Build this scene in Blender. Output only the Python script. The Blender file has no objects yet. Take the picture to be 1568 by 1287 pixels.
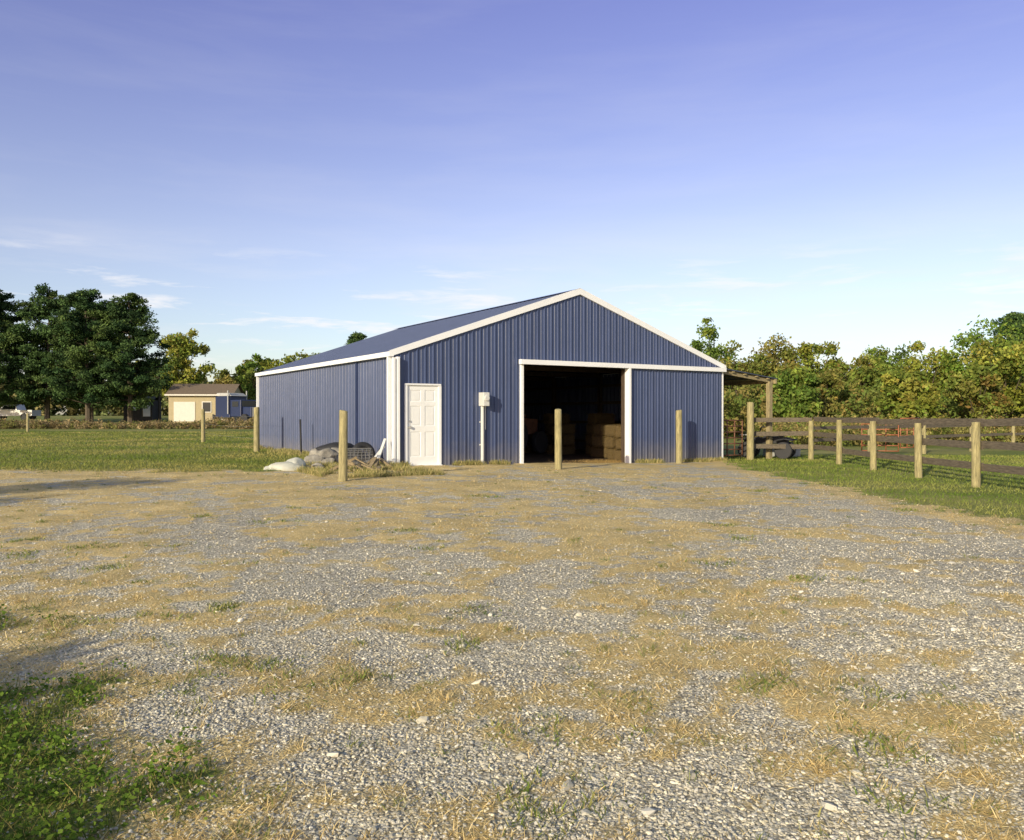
import bpy, math, numpy as np
from mathutils import Vector
D=bpy.data
scene=bpy.context.scene
R=np.random.default_rng(7)

# ------------------------------------------------------------ helpers
def sstep(a,b,x):
    t=np.clip((np.asarray(x,float)-a)/(b-a),0,1); return t*t*(3-2*t)
def _h(i,j,s):
    v=np.sin(i*127.1+j*311.7+s*74.7)*43758.5453
    return v-np.floor(v)
def vnoise(x,y,s=0):
    xi=np.floor(x); yi=np.floor(y); fx=x-xi; fy=y-yi
    fx=fx*fx*(3-2*fx); fy=fy*fy*(3-2*fy)
    a=_h(xi,yi,s); b=_h(xi+1,yi,s); c=_h(xi,yi+1,s); d=_h(xi+1,yi+1,s)
    return (a*(1-fx)+b*fx)*(1-fy)+(c*(1-fx)+d*fx)*fy
def fbm(x,y,s=0,o=4):
    t=0; a=1; n=0
    for k in range(o):
        c,q=math.cos(.7*k+.4),math.sin(.7*k+.4)
        X_=(x*c-y*q)*2**k; Y_=(x*q+y*c)*2**k
        t=t+a*vnoise(X_+k*17.3,Y_-k*9.1,s+k); n+=a; a*=.5
    return t/n
U=np.array([.849,.529]); Vv=np.array([-.529,.849]); O=np.array([-2.94,20.3])
BW=11.43; BD=12.57; EAVE=2.93; PITCH=.345
def bl(u,s,z=0.0):
    p=O+U*u+Vv*s
    return (p[0],p[1],z)
def G(x,y):
    x=np.asarray(x,float); y=np.asarray(y,float)
    g=.015-.125*np.tanh((x-1.7)/4)*sstep(6,20,y)
    g=g+1.0*sstep(70,140,y)
    return g
def Gf(x,y): return float(G(x,y))
def inside(x,y,m=0.0):
    a=(x-O[0])*U[0]+(y-O[1])*U[1]; b=(x-O[0])*Vv[0]+(y-O[1])*Vv[1]
    return (a>-m)&(a<BW+m)&(b>-m)&(b<BD+m)
def masks(x,y):
    n1=fbm(x*.5,y*.5,1); n2=fbm(x*1.7,y*1.7,11); n3=fbm(x*7,y*7,21,3)
    s=.27*n1+.37*n2+.36*n3
    tr=np.exp(-((x-(3.7+(y-3)*.13))/2.1)**2)
    tl=np.exp(-((x-(-1.2-(y-3)*.33))/1.1)**2)*sstep(15,5,y)
    s=s-.075*tr-.045*tl+.05*sstep(10,14,y)*sstep(3.5,1,x)+.010
    straw=sstep(.41,.60,s)
    e=6.4+(n2-.5)*1.3+(n3-.5)*.8
    gR=sstep(e-.05,e+.45,x)
    q=y+(n2-.5)*3.5+(n3-.5)*1.5
    gL=sstep(17.6,19.2,q)*sstep(-3.2,-4.0,x+(n3-.5))
    gB=sstep(29,31,y)
    l=(-1.05-(y-2.7)*.87)-x+(n2-.5)*1.8+(n3-.5)*1.2
    gN=sstep(-.1,.5,l)*sstep(9,6,y)
    green=np.maximum.reduce([gR,gL,gB,gN])
    band=np.maximum(sstep(e-1.0,e-.2,x), sstep(14.5,16.8,q)*sstep(-1.0,-3.0,x))
    straw=np.maximum(straw,band*sstep(.35,.55,n2+.15))
    straw=np.maximum(straw,sstep(-1.0,0.0,l)*sstep(9,6,y)*.8)
    return straw,green,n1,n2,n3

def npmesh(name,V,F,C=None,mats=(),midx=None,smooth=False,parent=None):
    V=np.asarray(V,np.float32); F=np.asarray(F,np.int32)
    me=D.meshes.new(name); me.vertices.add(len(V)); me.vertices.foreach_set('co',V.ravel())
    me.loops.add(F.size); me.loops.foreach_set('vertex_index',F.ravel())
    me.polygons.add(len(F)); me.polygons.foreach_set('loop_start',np.arange(len(F),dtype=np.int32)*F.shape[1])
    for m in mats: me.materials.append(m)
    if midx is not None: me.polygons.foreach_set('material_index',np.asarray(midx,np.int32))
    me.polygons.foreach_set('use_smooth',np.full(len(F),smooth))
    me.update(calc_edges=True)
    if C is not None:
        C=np.asarray(C,np.float32)
        if C.shape[1]==3: C=np.c_[C,np.ones(len(C),np.float32)]
        a=me.attributes.new('Col','FLOAT_COLOR','POINT'); a.data.foreach_set('color',C.astype(np.float32).ravel())
    ob=D.objects.new(name,me); scene.collection.objects.link(ob)
    if parent: ob.parent=parent
    return ob
def empty(name,loc=(0,0,0)):
    e=D.objects.new(name,None); scene.collection.objects.link(e); e.location=loc; e.empty_display_size=.3; return e

class B:
    """polygon builder"""
    def __init__(s): s.v=[]; s.f=[]; s.m=[]; s.mi=0
    def poly(s,pts):
        n=len(s.v); s.v+= [tuple(p) for p in pts]; s.f.append(tuple(range(n,n+len(pts)))); s.m.append(s.mi)
    def beam(s,p0,p1,w,h,up=(0,0,1),w2=None,h2=None):
        p0=Vector(p0); p1=Vector(p1); d=(p1-p0).normalized(); up=Vector(up)
        if abs(d.dot(up))>.98: up=Vector((U[0],U[1],0)) if abs(d.z)>.9 else Vector((0,0,1))
        a=d.cross(up).normalized(); b=a.cross(d).normalized()
        w2=w if w2 is None else w2; h2=h if h2 is None else h2
        n=len(s.v)
        for p,ww,hh in ((p0,w,h),(p1,w2,h2)):
            for i,j in ((-1,-1),(1,-1),(1,1),(-1,1)): s.v.append(tuple(p+a*(ww/2*i)+b*(hh/2*j)))
        for q in ((0,1,2,3),(7,6,5,4),(0,4,5,1),(1,5,6,2),(2,6,7,3),(3,7,4,0)):
            s.f.append(tuple(n+k for k in q)); s.m.append(s.mi)
    def _box(s,c,sx,sy,sz):
        n=len(s.v)
        for z in (-1,1):
            for i,j in ((-1,-1),(1,-1),(1,1),(-1,1)): s.v.append((c[0]+sx/2*i,c[1]+sy/2*j,c[2]+sz/2*z))
        for q in ((3,2,1,0),(4,5,6,7),(0,1,5,4),(1,2,6,5),(2,3,7,6),(3,0,4,7)):
            s.f.append(tuple(n+k for k in q)); s.m.append(s.mi)
    def cyl(s,p0,p1,r,r2=None,n=12,caps=True):
        p0=Vector(p0); p1=Vector(p1); d=(p1-p0).normalized(); r2=r if r2 is None else r2
        up=Vector((0,0,1)) if abs(d.z)<.9 else Vector((1,0,0))
        a=d.cross(up).normalized(); b=a.cross(d)
        k=len(s.v)
        for p,rr in ((p0,r),(p1,r2)):
            for i in range(n):
                t=2*math.pi*i/n; s.v.append(tuple(p+a*(rr*math.cos(t))+b*(rr*math.sin(t))))
        for i in range(n):
            j=(i+1)%n; s.f.append((k+i,k+j,k+n+j,k+n+i)); s.m.append(s.mi)
        if caps:
            s.f.append(tuple(k+i for i in reversed(range(n)))); s.m.append(s.mi)
            s.f.append(tuple(k+n+i for i in range(n))); s.m.append(s.mi)
    def torus(s,c,nrm,R0,r0,n=24,m=10,sq=.8):
        c=Vector(c); nrm=Vector(nrm).normalized(); up=Vector((0,0,1)) if abs(nrm.z)<.9 else Vector((1,0,0))
        a=nrm.cross(up).normalized(); b=nrm.cross(a); k=len(s.v)
        for i in range(n):
            t=2*math.pi*i/n; d=a*math.cos(t)+b*math.sin(t)
            for j in range(m):
                q=2*math.pi*j/m; s.v.append(tuple(c+d*(R0+r0*math.cos(q))+nrm*(r0*sq*1.2*math.sin(q))))
        for i in range(n):
            for j in range(m):
                s.f.append((k+i*m+j,k+((i+1)%n)*m+j,k+((i+1)%n)*m+(j+1)%m,k+i*m+(j+1)%m)); s.m.append(s.mi)
    def obj(s,name,mats,parent=None,bevel=0,smooth=False):
        me=D.meshes.new(name); me.from_pydata(s.v,[],s.f)
        if not isinstance(mats,(list,tuple)): mats=[mats]
        for m in mats: me.materials.append(m)
        for p,i in zip(me.polygons,s.m): p.material_index=i; p.use_smooth=smooth
        me.update()
        ob=D.objects.new(name,me); scene.collection.objects.link(ob)
        if parent: ob.parent=parent
        if bevel:
            md=ob.modifiers.new('bevel','BEVEL'); md.width=bevel; md.segments=2; md.limit_method='ANGLE'
        return ob

# ------------------------------------------------------------ materials
def mat(name):
    m=D.materials.new(name); m.use_nodes=True; nt=m.node_tree
    return m,nt,nt.nodes,nt.links,nt.nodes['Principled BSDF']
def ramp(N,stops):
    r=N.new('ShaderNodeValToRGB'); e=r.color_ramp.elements
    while len(e)<len(stops): e.new(.5)
    for q,(p,c) in zip(e,stops): q.position=p; q.color=(*c,1) if len(c)==3 else c
    return r
def mix(N,L,f,a,b,bt='MIX'):
    n=N.new('ShaderNodeMix'); n.data_type='RGBA'; n.blend_type=bt
    for s,v in ((n.inputs[0],f),(n.inputs[6],a),(n.inputs[7],b)):
        if hasattr(v,'is_output'): L.new(v,s)
        elif isinstance(v,(int,float)): s.default_value=v
        else: s.default_value=(*v,1)
    return n.outputs[2]
def simple(name,col,rough=.6,var=.25,scale=6,bump=.2,metal=0,stretch=(1,1,1),col2=None):
    m,nt,N,L,P=mat(name)
    tc=N.new('ShaderNodeTexCoord'); mp=N.new('ShaderNodeMapping'); mp.inputs['Scale'].default_value=stretch
    L.new(tc.outputs['Object'],mp.inputs[0])
    nz=N.new('ShaderNodeTexNoise'); nz.inputs['Scale'].default_value=scale; nz.inputs['Detail'].default_value=6; nz.inputs['Roughness'].default_value=.65
    L.new(mp.outputs[0],nz.inputs['Vector'])
    c2=col2 if col2 else tuple(c*(1-var*1.6) for c in col)
    c1=tuple(min(1,c*(1+var*.6)) for c in col)
    r=ramp(N,[(.3,c2),(.7,c1)]); L.new(nz.outputs[0],r.inputs[0]); L.new(r.outputs[0],P.inputs['Base Color'])
    P.inputs['Roughness'].default_value=rough; P.inputs['Metallic'].default_value=metal
    if bump:
        b=N.new('ShaderNodeBump'); b.inputs['Strength'].default_value=bump; b.inputs['Distance'].default_value=.02
        L.new(nz.outputs[0],b.inputs['Height']); L.new(b.outputs[0],P.inputs['Normal'])
    return m
def colattr(name,rough=.8,trans=0.0,spec=.3):
    m,nt,N,L,P=mat(name)
    a=N.new('ShaderNodeAttribute'); a.attribute_name='Col'
    L.new(a.outputs['Color'],P.inputs['Base Color']); P.inputs['Roughness'].default_value=rough
    P.inputs['Specular IOR Level'].default_value=spec
    if trans:
        t=N.new('ShaderNodeBsdfTranslucent'); L.new(a.outputs['Color'],t.inputs[0])
        mx=N.new('ShaderNodeMixShader'); mx.inputs[0].default_value=trans
        L.new(P.outputs[0],mx.inputs[1]); L.new(t.outputs[0],mx.inputs[2]); L.new(mx.outputs[0],N['Material Output'].inputs[0])
    return m
def painted_metal(name,col,dirt=True,rough=.38,var=.15):
    m,nt,N,L,P=mat(name)
    tc=N.new('ShaderNodeTexCoord')
    nz=N.new('ShaderNodeTexNoise'); nz.inputs['Scale'].default_value=1.3; nz.inputs['Detail'].default_value=8; nz.inputs['Roughness'].default_value=.7
    mp=N.new('ShaderNodeMapping'); mp.inputs['Scale'].default_value=(2,2,.35); L.new(tc.outputs['Object'],mp.inputs[0]); L.new(mp.outputs[0],nz.inputs['Vector'])
    r=ramp(N,[(.3,tuple(c*(1-var) for c in col)),(.72,tuple(min(1,c*(1+var*.7)) for c in col))]); L.new(nz.outputs[0],r.inputs[0])
    out=r.outputs[0]
    if dirt:
        sx=N.new('ShaderNodeSeparateXYZ'); L.new(tc.outputs['Object'],sx.inputs[0])
        n2=N.new('ShaderNodeTexNoise'); n2.inputs['Scale'].default_value=4; n2.inputs['Detail'].default_value=5; L.new(tc.outputs['Object'],n2.inputs['Vector'])
        ad=N.new('ShaderNodeMath'); ad.operation='MULTIPLY_ADD'; ad.inputs[1].default_value=-.7; L.new(n2.outputs[0],ad.inputs[0]); L.new(sx.outputs[2],ad.inputs[2])
        mr=N.new('ShaderNodeMapRange'); mr.inputs[1].default_value=-.35; mr.inputs[2].default_value=.35; mr.inputs[3].default_value=.45; mr.inputs[4].default_value=0
        L.new(ad.outputs[0],mr.inputs[0])
        out=mix(N,L,mr.outputs[0],out,(.22,.19,.14))
    L.new(out,P.inputs['Base Color'])
    rr=N.new('ShaderNodeMapRange'); rr.inputs[3].default_value=rough-.08; rr.inputs[4].default_value=rough+.12; L.new(nz.outputs[0],rr.inputs[0]); L.new(rr.outputs[0],P.inputs['Roughness'])
    P.inputs['Specular IOR Level'].default_value=.65
    n3=N.new('ShaderNodeTexNoise'); n3.inputs['Scale'].default_value=2.2; L.new(tc.outputs['Object'],n3.inputs['Vector'])
    b=N.new('ShaderNodeBump'); b.inputs['Strength'].default_value=.2; b.inputs['Distance'].default_value=.03; L.new(n3.outputs[0],b.inputs['Height']); L.new(b.outputs[0],P.inputs['Normal'])
    return m

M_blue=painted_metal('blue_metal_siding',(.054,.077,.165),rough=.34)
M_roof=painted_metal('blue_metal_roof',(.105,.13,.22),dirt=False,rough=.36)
M_white=simple('white_trim',(.86,.87,.86),.5,.03,3,.03)
M_door=simple('white_door_paint',(.86,.87,.84),.4,.04,3,.05)
M_post=simple('treated_wood_post',(.38,.33,.16),.85,.35,5,.6,stretch=(6,6,.8))
M_rail=simple('weathered_board',(.165,.135,.095),.9,.4,6,.5,stretch=(3,.8,8))
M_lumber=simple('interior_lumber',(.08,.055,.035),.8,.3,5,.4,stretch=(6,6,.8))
M_lean=simple('lean_to_lumber',(.34,.28,.15),.8,.3,5,.4,stretch=(6,6,.8))
M_galv=simple('grey_metal_box',(.42,.42,.40),.5,.12,9,.05)
M_pvc=simple('grey_pvc_conduit',(.62,.62,.58),.5,.06,9,.02)
M_dark=simple('dark_rubber',(.025,.025,.027),.7,.2,12,.2)
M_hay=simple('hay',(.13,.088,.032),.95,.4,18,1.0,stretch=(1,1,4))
M_rust=simple('rusty_tube_gate',(.20,.09,.05),.7,.3,10,.2)
M_red=simple('red_orange_paint',(.36,.13,.06),.6,.2,8,.1)
M_rock=simple('limestone_boulder',(.30,.28,.235),.9,.35,5,.8)
M_tarp=simple('pale_tarp',(.56,.56,.47),.7,.15,5,.6)
M_pallet=simple('grey_scrap_wood',(.30,.23,.13),.9,.35,6,.5,stretch=(2,6,6))
M_bark=simple('bark',(.12,.095,.065),.95,.35,6,.8,stretch=(5,5,1))
M_wire=simple('galvanised_wire',(.28,.27,.25),.5,.1,9,0,metal=.5)
M_leaf=colattr('leaves',.75,.35,.15)
M_needle=colattr('pine_needles',.75,.15,.2)
M_grass=colattr('grass_blades',.8,.3,.1)
M_stone=colattr('gravel_stones',.9,0,.25)

# ------------------------------------------------------------ ground material
def ground_mat():
    m,nt,N,L,P=mat('gravel_and_dry_grass')
    tc=N.new('ShaderNodeTexCoord'); at=N.new('ShaderNodeAttribute'); at.attribute_name='Col'
    sp=N.new('ShaderNodeSeparateColor'); L.new(at.outputs['Color'],sp.inputs[0])
    def noise(sc,det=5,ro=.6,vec=None):
        n=N.new('ShaderNodeTexNoise'); n.inputs['Scale'].default_value=sc; n.inputs['Detail'].default_value=det; n.inputs['Roughness'].default_value=ro
        L.new(vec or tc.outputs['Object'],n.inputs['Vector']); return n
    vo=N.new('ShaderNodeTexVoronoi'); vo.inputs['Scale'].default_value=75; L.new(tc.outputs['Object'],vo.inputs['Vector'])
    vs=N.new('ShaderNodeSeparateColor'); L.new(vo.outputs['Color'],vs.inputs[0])
    r1=ramp(N,[(0,(.30,.275,.215)),(.5,(.55,.51,.405)),(1,(.82,.77,.63))]); L.new(vs.outputs[0],r1.inputs[0])
    rd=ramp(N,[(.0,(1,1,1)),(.45,(1,1,1)),(.85,(.42,.40,.37))]); L.new(vo.outputs['Distance'],rd.inputs[0])
    g=mix(N,L,1.0,r1.outputs[0],rd.outputs[0],'MULTIPLY')
    nb=noise(.5,7); rb=ramp(N,[(.3,(.74,.74,.76)),(.7,(1.2,1.17,1.08))]); L.new(nb.outputs[0],rb.inputs[0])
    g=mix(N,L,1.0,g,rb.outputs[0],'MULTIPLY')
    ns=noise(38,6,.75); rs=ramp(N,[(.3,(.35,.255,.105)),(.5,(.65,.505,.23)),(.72,(.90,.75,.41))]); L.new(ns.outputs[0],rs.inputs[0])
    nw=noise(1.1,6); rw=ramp(N,[(.35,(.76,.75,.72)),(.68,(1.12,1.10,1.08))]); L.new(nw.outputs[0],rw.inputs[0])
    rs_=mix(N,L,1.0,rs.outputs[0],rw.outputs[0],'MULTIPLY')
    ng=noise(30,6,.75); rg=ramp(N,[(.3,(.06,.08,.018)),(.55,(.17,.21,.04)),(.75,(.33,.33,.09))]); L.new(ng.outputs[0],rg.inputs[0])
    nl=noise(.22,6,.6); rl=ramp(N,[(.42,(0,0,0)),(.66,(.75,.75,.75))]); L.new(nl.outputs[0],rl.inputs[0])
    gg=mix(N,L,rl.outputs[0],rg.outputs[0],(.38,.33,.12))
    ne=noise(14,5,.7)
    def soft(ch):
        a=N.new('ShaderNodeMath'); a.operation='ADD'; L.new(ch,a.inputs[0]); L.new(ne.outputs[0],a.inputs[1])
        r=N.new('ShaderNodeMapRange'); r.inputs[1].default_value=.72; r.inputs[2].default_value=1.28; L.new(a.outputs[0],r.inputs[0]); return r.outputs[0]
    c=mix(N,L,soft(sp.outputs[0]),g,rs_)
    c=mix(N,L,soft(sp.outputs[1]),c,gg)
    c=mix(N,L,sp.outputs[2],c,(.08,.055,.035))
    L.new(c,P.inputs['Base Color']); P.inputs['Roughness'].default_value=.95; P.inputs['Specular IOR Level'].default_value=.2
    inv=N.new('ShaderNodeMath'); inv.operation='SUBTRACT'; inv.inputs[0].default_value=1; L.new(vo.outputs['Distance'],inv.inputs[1])
    ad=N.new('ShaderNodeMath'); ad.operation='MULTIPLY_ADD'; ad.inputs[1].default_value=.8; L.new(ns.outputs[0],ad.inputs[0]); L.new(inv.outputs[0],ad.inputs[2])
    b=N.new('ShaderNodeBump'); b.inputs['Strength'].default_value=.6; b.inputs['Distance'].default_value=.009; L.new(ad.outputs[0],b.inputs['Height']); L.new(b.outputs[0],P.inputs['Normal'])
    return m
M_ground=ground_mat()

def axis(lo,hi,st,far_lo,far_hi):
    a=list(np.arange(lo,hi,st)); s=st
    v=a[-1]
    while v<far_hi: s*=1.12; v+=s; a.append(v)
    s=st; v=a[0]; pre=[]
    while v>far_lo: s*=1.12; v-=s; pre.append(v)
    return np.array(pre[::-1]+a)
gx=axis(-12,12,.06,-1500,1500); gy=axis(1.2,24,.06,-400,2500)
X,Y=np.meshgrid(gx,gy)
st,gr,n1,n2,n3=masks(X,Y)
Z=G(X,Y)+((n3-.5)*.018+(n2-.5)*.03)*sstep(60,20,Y)
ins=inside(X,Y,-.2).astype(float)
nx,ny=len(gx),len(gy)
idx=np.arange(nx*ny).reshape(ny,nx)
F=np.stack([idx[:-1,:-1],idx[:-1,1:],idx[1:,1:],idx[1:,:-1]],-1).reshape(-1,4)
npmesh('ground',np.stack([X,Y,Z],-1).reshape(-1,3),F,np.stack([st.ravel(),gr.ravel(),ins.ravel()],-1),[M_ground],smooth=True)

def gz(x,y):
    _,_,_,a,b=masks(x,y)
    return G(x,y)+((b-.5)*.018+(a-.5)*.03)*sstep(60,20,y)

# ------------------------------------------------------------ gravel stones
phi=(1+5**.5)/2
ICO=np.array([(-1,phi,0),(1,phi,0),(-1,-phi,0),(1,-phi,0),(0,-1,phi),(0,1,phi),(0,-1,-phi),(0,1,-phi),(phi,0,-1),(phi,0,1),(-phi,0,-1),(-phi,0,1)])/math.sqrt(1+phi*phi)
ICF=np.array([(0,11,5),(0,5,1),(0,1,7),(0,7,10),(0,10,11),(1,5,9),(5,11,4),(11,10,2),(10,7,6),(7,1,8),(3,9,4),(3,4,2),(3,2,6),(3,6,8),(3,8,9),(4,9,5),(2,4,11),(6,2,10),(8,6,7),(9,8,1)])
OCT=np.array([(1,0,0),(0,1,0),(-1,0,0),(0,-1,0),(.1,.1,1),(0,0,-.6)],float); OCF=np.array([(0,1,4),(1,2,4),(2,3,4),(3,0,4),(1,0,5),(2,1,5),(3,2,5),(0,3,5)])
def stone_geo(n,y0,y1,smin,smax,power,seed,wf,T,TF,lift=.3,bright=0):
    r=np.random.default_rng(seed)
    y=np.exp(r.uniform(math.log(y0),math.log(y1),n)); x=r.uniform(-wf,wf,n)*y
    s,g,_,_,_=masks(x,y)
    keep=(r.random(n)>np.maximum(s*.84,g*.97))&~inside(x,y,.02)
    x=x[keep]; y=y[keep]; s=s[keep]; n=len(x); m=len(T)
    sz=smin+(smax-smin)*r.random(n)**power
    z=gz(x,y)
    V=T[None]*(1+r.uniform(-.28,.28,(n,m,1)))
    sc=sz[:,None]*np.stack([r.uniform(.7,1.35,n),r.uniform(.6,1.1,n),r.uniform(.35,.7,n)],-1)*.5
    V=V*sc[:,None,:]
    a=r.uniform(0,2*math.pi,n); c,q=np.cos(a),np.sin(a)
    tl=r.uniform(-.5,.5,n)[:,None]
    vz=V[:,:,2]+V[:,:,0]*tl
    vx=V[:,:,0]*c[:,None]-V[:,:,1]*q[:,None]; vy=V[:,:,0]*q[:,None]+V[:,:,1]*c[:,None]
    W=np.stack([vx+x[:,None],vy+y[:,None],vz+(z+sc[:,2]*lift)[:,None]],-1)
    big=fbm(x*.45,y*.45,91)
    v=np.clip(r.normal(.52+bright,.14,n)*(.75+.5*big),.18,.85); w=r.uniform(.0,1,n)
    C=np.stack([v*(1.0+.04*w),v*.945,v*(.80-.12*w)],-1)
    return W.reshape(-1,3),(TF[None]+(np.arange(n)*m)[:,None,None]).reshape(-1,3),np.repeat(C,m,0)
def join(name,parts,m):
    V=[];F=[];C=[];o=0
    for v,f,c in parts: V.append(v);F.append(f+o);C.append(c);o+=len(v)
    return npmesh(name,np.concatenate(V),np.concatenate(F),np.concatenate(C),[m])
join('gravel',[stone_geo(105000,2.1,6.5,.006,.021,1.8,3,.72,ICO,ICF),stone_geo(85000,6.5,22,.010,.026,1.8,4,.72,OCT,OCF)],M_stone)
join('loose_limestone_rocks',[stone_geo(700,2.6,24,.018,.065,3.5,5,.8,ICO,ICF,.0,.06)],M_stone)

# ------------------------------------------------------------ grass blades
def blades(name,x,y,length,width,lean,cols,seed,jit=.3,z=None):
    r=np.random.default_rng(seed); n=len(x); z=gz(x,y) if z is None else z
    a=r.uniform(0,2*math.pi,n); l=length*r.uniform(.5,1.3,n); w=width*r.uniform(.6,1.3,n)
    le=np.clip(r.normal(lean,.25,n),0.02,1.5)
    d=np.stack([np.cos(a)*np.sin(le),np.sin(a)*np.sin(le),np.cos(le)],-1)
    t=r.uniform(0,2*math.pi,n); sd=np.stack([np.cos(t),np.sin(t),np.zeros(n)],-1)*w[:,None]*.5
    p=np.stack([x,y,z-.004],-1)
    mid=p+d*(l*.55)[:,None]; tip=p+d*l[:,None]; tip[:,2]-=l*.12*np.sin(le)
    tip[:,2]=np.maximum(tip[:,2],z+.003)
    V=np.stack([p-sd,p+sd,mid+sd*.75,mid-sd*.75,tip+sd*.15,tip-sd*.15],1).reshape(-1,3)
    b=(np.arange(n)*6)[:,None]
    F=np.concatenate([b+np.array([0,1,2,3]),b+np.array([3,2,4,5])],0)
    C=cols*(1+r.uniform(-jit,jit,(n,1))); C=np.repeat(np.clip(C,0,1),6,0)
    return npmesh(name,V,F,C,[M_grass])
def lerpc(a,b,t): return np.array(a)[None]*(1-t[:,None])+np.array(b)[None]*t[:,None]
def sample(n,y0,y1,seed,wf=.8):
    r=np.random.default_rng(seed)
    y=np.exp(r.uniform(math.log(y0),math.log(y1),n)); x=r.uniform(-wf,wf,n)*y
    return x,y,r
x,y,r=sample(270000,2.0,21,31,.73)
s,g,a1,a2,a3=masks(x,y)
k=(r.random(len(x))<(s*(.30+1.0*a3)+.04))&(g<.5)&~inside(x,y,.02)
x,y,s=x[k],y[k],s[k]
blades('dry_grass',x,y,.050,.0030*(1+y/9),1.32,lerpc((.88,.73,.39),(.58,.43,.18),r.random(len(x))**1.3),32)
r=np.random.default_rng(77)
nt_=2600; ty=np.exp(r.uniform(math.log(2.2),math.log(20),nt_)); tx=r.uniform(-.75,.75,nt_)*ty
s,g,_,_,_=masks(tx,ty); k=(r.random(nt_)<np.maximum(s,.12))&(g<.9)&~inside(tx,ty,.1); tx,ty=tx[k],ty[k]
rep=22; gx_=np.repeat(tx,rep)+r.normal(0,.032,len(tx)*rep); gy_=np.repeat(ty,rep)+r.normal(0,.032,len(tx)*rep)
gm=np.repeat(r.random(len(tx)),rep)
cc=np.where((gm>.70)[:,None],lerpc((.12,.18,.03),(.28,.29,.08),r.random(len(gx_))),lerpc((.76,.60,.30),(.42,.31,.12),r.random(len(gx_))))
blades('grass_tufts',gx_,gy_,.045,.0032*(1+gy_/10),.9,cc,33)
nc=50; py=np.exp(r.uniform(math.log(2.8),math.log(17),nc)); pxx=r.uniform(-.7,.5,nc)*py; rp=200
wx=np.repeat(pxx,rp)+r.normal(0,.13,nc*rp)*np.repeat(r.uniform(.4,1.4,nc),rp); wy=np.repeat(py,rp)+r.normal(0,.11,nc*rp)
k=(fbm(wx*5,wy*5,71,2)>.45)&~inside(wx,wy,.1); wx,wy=wx[k],wy[k]
blades('weed_patches',wx,wy,.045,.006*(1+wy/12),.9,lerpc((.12,.19,.03),(.40,.37,.13),r.random(len(wx))**1.3),38)
# lawn: right
r=np.random.default_rng(5)
n=110000; y=7.0+ (30-7)*r.random(n)**1.3; x=r.uniform(5.6,24,n)
s,g,a1,a2,a3=masks(x,y); k=(r.random(n)<g)&(x<y*.75+2)&~inside(x,y,.05); x,y=x[k],y[k]; t=fbm(x*.5,y*.5,61)[:]
blades('lawn_grass',x,y,.07,.010*(y/14),.7,lerpc((.14,.22,.03),(.36,.36,.10),np.clip((t-.4)*2.2+r.random(len(x))*.5,0,1)),34)
# lawn: left
n=110000; y=16.5+(60-16.5)*r.random(n)**1.5; x=-3.0-r.random(n)*(y*.75-2)
s,g,a1,a2,a3=masks(x,y); k=(r.random(n)<g)&~inside(x,y,.05); x,y=x[k],y[k]; t=fbm(x*.35,y*.35,62)
blades('lawn_grass',x,y,.07,.010*(y/14),.75,lerpc((.16,.22,.035),(.42,.37,.12),np.clip((t-.4)*2.4+r.random(len(x))*.5,0,1)),35)
# foreground weeds lower left
n=44000; y=1.6+r.random(n)*5; x=-5.5+r.random(n)*5
s,g,a1,a2,a3=masks(x,y); k=(r.random(n)<g*sstep(.32,.46,a2)); x,y=x[k],y[k]
blades('green_weeds',x,y,.085,.005,.7,lerpc((.08,.14,.02),(.42,.34,.12),r.random(len(x))**1.6),36)
n=1700; cx=-4.6+r.random(n)*4; cy=2.0+r.random(n)*3.6
s,g,_,_,_=masks(cx,cy); k=g>.4; cx,cy=cx[k],cy[k]
def rand_unit(n,r):
    v=r.normal(size=(n,3)); return v/np.linalg.norm(v,axis=1,keepdims=True)
def leafquads(P,size,r,asp=.55,flat=0):
    n=len(P); a=rand_unit(n,r); 
    if flat: a[:,2]*=(1-flat); a/=np.linalg.norm(a,axis=1,keepdims=True)
    b=np.cross(a,rand_unit(n,r)); b/=np.linalg.norm(b,axis=1,keepdims=True)+1e-9
    s=(size*r.uniform(.6,1.3,n))[:,None]
    V=np.stack([P-a*s,P-b*s*asp,P+a*s,P+b*s*asp],1).reshape(-1,3)
    return V,np.arange(n*4).reshape(n,4)
rep=24
P=np.stack([np.repeat(cx,rep)+r.normal(0,.045,len(cx)*rep),np.repeat(cy,rep)+r.normal(0,.045,len(cx)*rep),np.repeat(gz(cx,cy),rep)+np.abs(r.normal(.035,.035,len(cx)*rep))],-1)
V,F=leafquads(P,.012,r,.6,.5); C=np.repeat(lerpc((.08,.15,.02),(.19,.28,.04),r.random(len(P))),4,0)
npmesh('broadleaf_weeds',V,F,C,[M_grass])
# weeds along barn base
r=np.random.default_rng(15)
u=r.uniform(-.3,BW,12000); u=u[(u<3.7)|(u>7.5)]
off=-.05-np.abs(r.normal(0,.14,len(u))); k=fbm(u*1.2,u*0+3.,5)>.48; u=u[k]; off=off[k]
ss=r.uniform(0,BD,12000); so_=-(.05+np.abs(r.normal(0,.28,len(ss)))); k=fbm(ss*1.0,ss*0+7.,5)>.42; ss=ss[k]; so_=so_[k]
ju=r.uniform(-2.7,-.1,18000); jsv=r.uniform(-3.0,1.2,18000); k=fbm(ju*1.6,jsv*1.6,6)>.46; ju=ju[k]; jsv=jsv[k]
uu=np.r_[u,so_,ju]; sv=np.r_[off,ss,jsv]
wx=O[0]+U[0]*uu+Vv[0]*sv; wy=O[1]+U[1]*uu+Vv[1]*sv
blades('weeds_at_wall',wx,wy,.13,.011,.5,lerpc((.18,.21,.05),(.64,.52,.24),r.random(len(wx))),37)

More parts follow.
